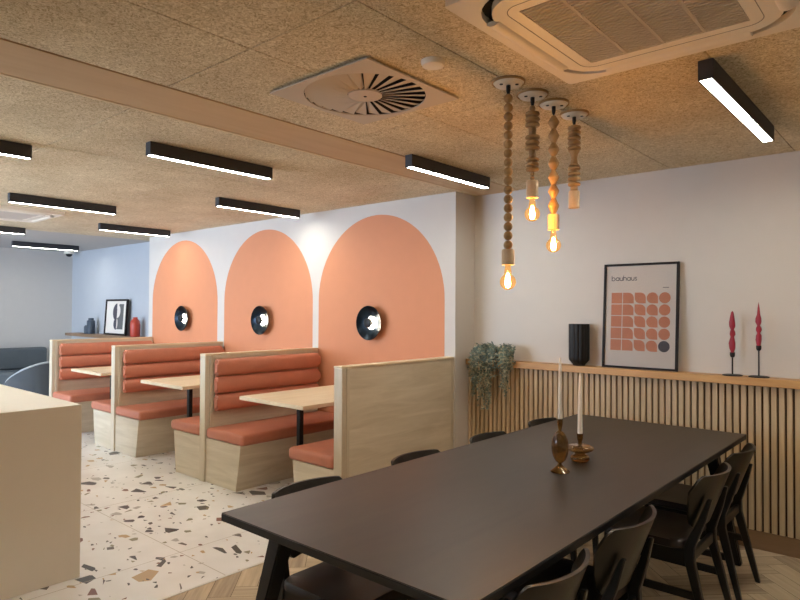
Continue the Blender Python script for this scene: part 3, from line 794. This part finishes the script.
# candle holders and candles
t = thing('candle_holder', 'tall amber glass candle holder with an upright oval body on the dark table', 'candle holder', (-1.37, 2.737, TZ+.001))
bm = bm_new(); lathe(bm, [(0, 0), (.044, 0), (.045, .004), (.030, .016), (.014, .030), (.007, .040)], seg=40); obj('foot', bm, 'amber', t, 50)
bm = bm_new(); prof = [(.0421*math.sin(PI*i/20), .118-.078*math.cos(PI*i/20)) for i in range(1, 20)]; lathe(bm, [(.007, .0405)]+prof[1:]+[(.008, .1955)], seg=40); 
bmesh.ops.scale(bm, vec=(1, .8, 1), verts=bm.verts); obj('body', bm, 'amber', t, 60)
bm = bm_new(); lathe(bm, [(.007, .196), (.009, .21), (.0125, .225), (.0135, .252), (.0115, .252), (.0110, .232), (0, .231)], seg=28); obj('cup', bm, 'amber', t, 50)
bm = bm_new(); lathe(bm, [(0, .2325), (.0105, .2325), (.0108, .25), (.0095, .40), (.0055, .525), (.002, .543), (0, .545)], seg=20)
tag(obj('taper_candle', bm, 'wax', None, 60, (-1.37, 2.737, TZ+.001)), 'ivory taper candle in the tall oval amber holder, the left one', 'candle', 'ivory taper candles on the dining table')
t = thing('candle_holder', 'low amber glass candle holder with a wide flat disc body on the dark table', 'candle holder', (-1.394, 3.006, TZ+.001), 0)
bm = bm_new(); lathe(bm, [(0, 0), (.040, 0), (.047, .008), (.048, .018), (.042, .028), (.03, .034)], seg=40); obj('foot', bm, 'amber', t, 50)
bm = bm_new(); lathe(bm, [(.026, .0345), (.026, .046), (.050, .049), (.066, .058), (.069, .066), (.064, .075), (.045, .082), (.014, .088)], seg=44); obj('body', bm, 'amber', t, 50)
bm = bm_new(); lathe(bm, [(.011, .0885), (.009, .096), (.014, .110), (.0165, .140), (.0145, .140), (.0135, .112), (0, .111)], seg=28); obj('cup', bm, 'amber', t, 50)
bm = bm_new(); lathe(bm, [(0, .1125), (.012, .1125), (.0125, .14), (.011, .30), (.0065, .43), (.002, .447), (0, .449)], seg=20)
tag(obj('taper_candle', bm, 'wax', None, 60, (-1.394, 3.006, TZ+.001)), 'ivory taper candle in the low disc-shaped amber holder, the right one', 'candle', 'ivory taper candles on the dining table')

# ---------------------------------------------------------------- counter
bm = B((-7.2, -1.2, .002), (-3.825, 1.54, 1.013), bev=.003)
tag(obj('counter', bm, 'counter'), 'large plain cream counter block at the left photo edge on terrazzo', 'counter')

# ---------------------------------------------------------------- far corner
bm = B((-12.05, 4.53, 1.085), (XA0-.02, YB-.003, 1.135), bev=.004)
tag(obj('wall_shelf', bm, 'plinth'), 'brown wooden shelf on the far bluish wall behind the booths', 'shelf')
Z2 = 1.1355
t = thing('framed_print', 'small black framed abstract grey print leaning on the far shelf', 'picture', (-10.42, 4.715, Z2)); t.rotation_euler = (-.06, 0, 0)
w, h = .79, .60
w = .79; h = .60
bm = bm_new(); frame(bm, w, h, .03, .03); obj('frame', bm, 'black_frame', t)
obj('print', B((-w/2+.028, -.014, .028), (w/2-.028, -.008, h-.028)), 'paper', t)
bm = bm_new()
prism(bm, [(.02, .10), (.26, .10), (.26, .52), (.10, .52), (.06, .46), (.02, .44)], -.0146, -.0139)
obj('printed_block', bm, 'print_grey', t)
bm = bm_new(); prism(bm, arc(.02, .385, .145, PI/2, 1.5*PI), -.0152, -.0147); prism(bm, arc(.02, .19, .10, PI/2, 1.5*PI), -.0152, -.0147); obj('printed_halves', bm, 'print_dark', t)
bm = bm_new(); prism(bm, arc(.03, .40, .115, -PI/2, PI/2), -.0152, -.0147); prism(bm, [(u*.45+.0165, v) for u, v in arc(.03, .19, .085, -PI/2, PI/2)], -.0152, -.0147); obj('pale_halves', bm, 'paper', t)
def vase(x, prof, mat, label, name='vase', grp=None, sq_=1):
    bm = bm_new(); lathe(bm, prof, seg=32); tag(obj(name, bm, mat, None, 45, (x, 4.66, Z2)), label, 'vase', grp)
vase(-11.26, [(0, 0), (.062, 0), (.066, .01), (.066, .225), (.056, .235), (.044, .24), (.044, .275), (.034, .275), (.034, .25), (0, .24)], 'grey_vase', 'taller slate vase on the far shelf left of the framed print')
vase(-11.42, [(0, 0), (.046, 0), (.05, .01), (.05, .12), (.042, .13), (.034, .145), (.026, .145), (0, .135)], 'grey_vase', 'shorter slate vase at the left of the far shelf')
vase(-9.62, [(0, 0), (.068, 0), (.074, .015), (.076, .20), (.066, .25), (.036, .285), (.036, .31), (.026, .31), (.026, .29), (0, .28)], 'red_vase', 'glossy red bottle vase on the far shelf right of the framed print')

# banquette along the far wall
t = thing('sofa', 'long grey upholstered sofa against the far grey wall', 'sofa', (XL+.02, 1.0, 0))
obj('base', B((.0, 0, .002), (.78, 3.3, .30), bev=.01), 'sofa', t)
obj('seat_cushion', B((.14, .002, .301), (.80, 3.298, .50), bev=.04, seg=4), 'sofa_seat', t, 40)
obj('back_cushion', B((.0, .002, .505), (.22, 3.298, .875), bev=.04, seg=4), 'sofa', t, 40)
# tub chair
def tub():
    t = thing('tub_chair', 'dark grey tub chair with pale rim left of the booths', 'armchair', (-9.75, 3.35, 0), math.radians(222))
    bm = bm_new(); n = 36; r0, r1 = .36, .40; nv = 8
    def hgt(a):                                            # opening towards +X
        f = (1+math.cos(a))/2
        return .82 - .36*max(0, (f-.15)/.85)**1.5
    th = [math.radians(38)+(2*PI-math.radians(76))*i/n for i in range(n+1)]
    def P(a, v, off):
        z = .22 + (hgt(a)-.22)*v; r = (r0+.05*v) + off; return Vector((r*math.cos(a), r*math.sin(a), z))
    F = [[bm.verts.new(P(a, j/nv, 0)) for j in range(nv+1)] for a in th]; K = [[bm.verts.new(P(a, j/nv, .035)) for j in range(nv+1)] for a in th]
    for i in range(n):
        for j in range(nv):
            bm.faces.new((F[i][j], F[i][j+1], F[i+1][j+1], F[i+1][j])); bm.faces.new((K[i][j], K[i+1][j], K[i+1][j+1], K[i][j+1]))
        for j in (0, nv): bm.faces.new((F[i][j], F[i+1][j], K[i+1][j], K[i][j]))
    for j in range(nv):
        for i in (0, n): bm.faces.new((F[i][j], K[i][j], K[i][j+1], F[i][j+1]))
    obj('shell', bm, 'shell', t, 50)
    bm = bm_new(); tube(bm, [P(a, 1, .0175)+Vector((0, 0, .013)) for a in th], .014, 8); obj('rim', bm, 'piping', t, 60)
    bm = bm_new(); lathe(bm, [(0, .24), (.33, .24), (.352, .28), (.352, .43), (.32, .465), (0, .47)], seg=36); obj('seat', bm, 'sofa_seat', t, 40)
    for k in range(4):
        a = PI/4+PI/2*k; bm = bm_new(); beam(bm, (.33*math.cos(a), .33*math.sin(a), .001), (.24*math.cos(a), .24*math.sin(a), .239), .025, .025, .04, .04); obj('leg', bm, 'black_metal', t)
tub()

# ---------------------------------------------------------------- true size
for me in bpy.data.meshes: me.transform(Matrix.Scale(S, 4))
for o in bpy.data.objects: o.location = o.location*S

# ---------------------------------------------------------------- daylight
w = bpy.data.worlds.new('sky'); bpy.context.scene.world = w; w.use_nodes = True
bg = w.node_tree.nodes['Background']; bg.inputs['Color'].default_value = (.62, .77, 1.0, 1); bg.inputs['Strength'].default_value = 11.5
for a, b in WX:                                           # sampling portals in the window openings
    L = bpy.data.lights.new('window_portal', 'AREA'); L.shape = 'RECTANGLE'; L.size = (b-a)*S; L.size_y = (WZ[1]-WZ[0])*S; L.cycles.is_portal = True
    o = bpy.data.objects.new('window_portal', L); C.objects.link(o); o.location = Vector(((a+b)/2, YF-.15, sum(WZ)/2))*S; o.rotation_euler = (PI/2, 0, 0)

# ---------------------------------------------------------------- camera
cam = bpy.data.cameras.new('camera'); co = bpy.data.objects.new('camera', cam); C.objects.link(co)
Rt = Vector((.754016, .656833, .005534)); U = Vector((.006587, -.015986, .999851)); Fw = Vector((-.656823, .753867, .016380))
co.matrix_world = Matrix(((Rt.x, U.x, -Fw.x, 0), (Rt.y, U.y, -Fw.y, 0), (Rt.z, U.z, -Fw.z, 1.58*S), (0, 0, 0, 1)))
cam.sensor_width = 36; cam.sensor_fit = 'HORIZONTAL'; cam.lens = 620.577/800*36; cam.clip_start = .02; cam.clip_end = 60
sc = bpy.context.scene; sc.camera = co
sc.view_settings.view_transform = 'Standard'; sc.view_settings.look = 'None'; sc.view_settings.gamma = 1; sc.view_settings.use_curve_mapping = False
sc.view_settings.exposure = 1.04
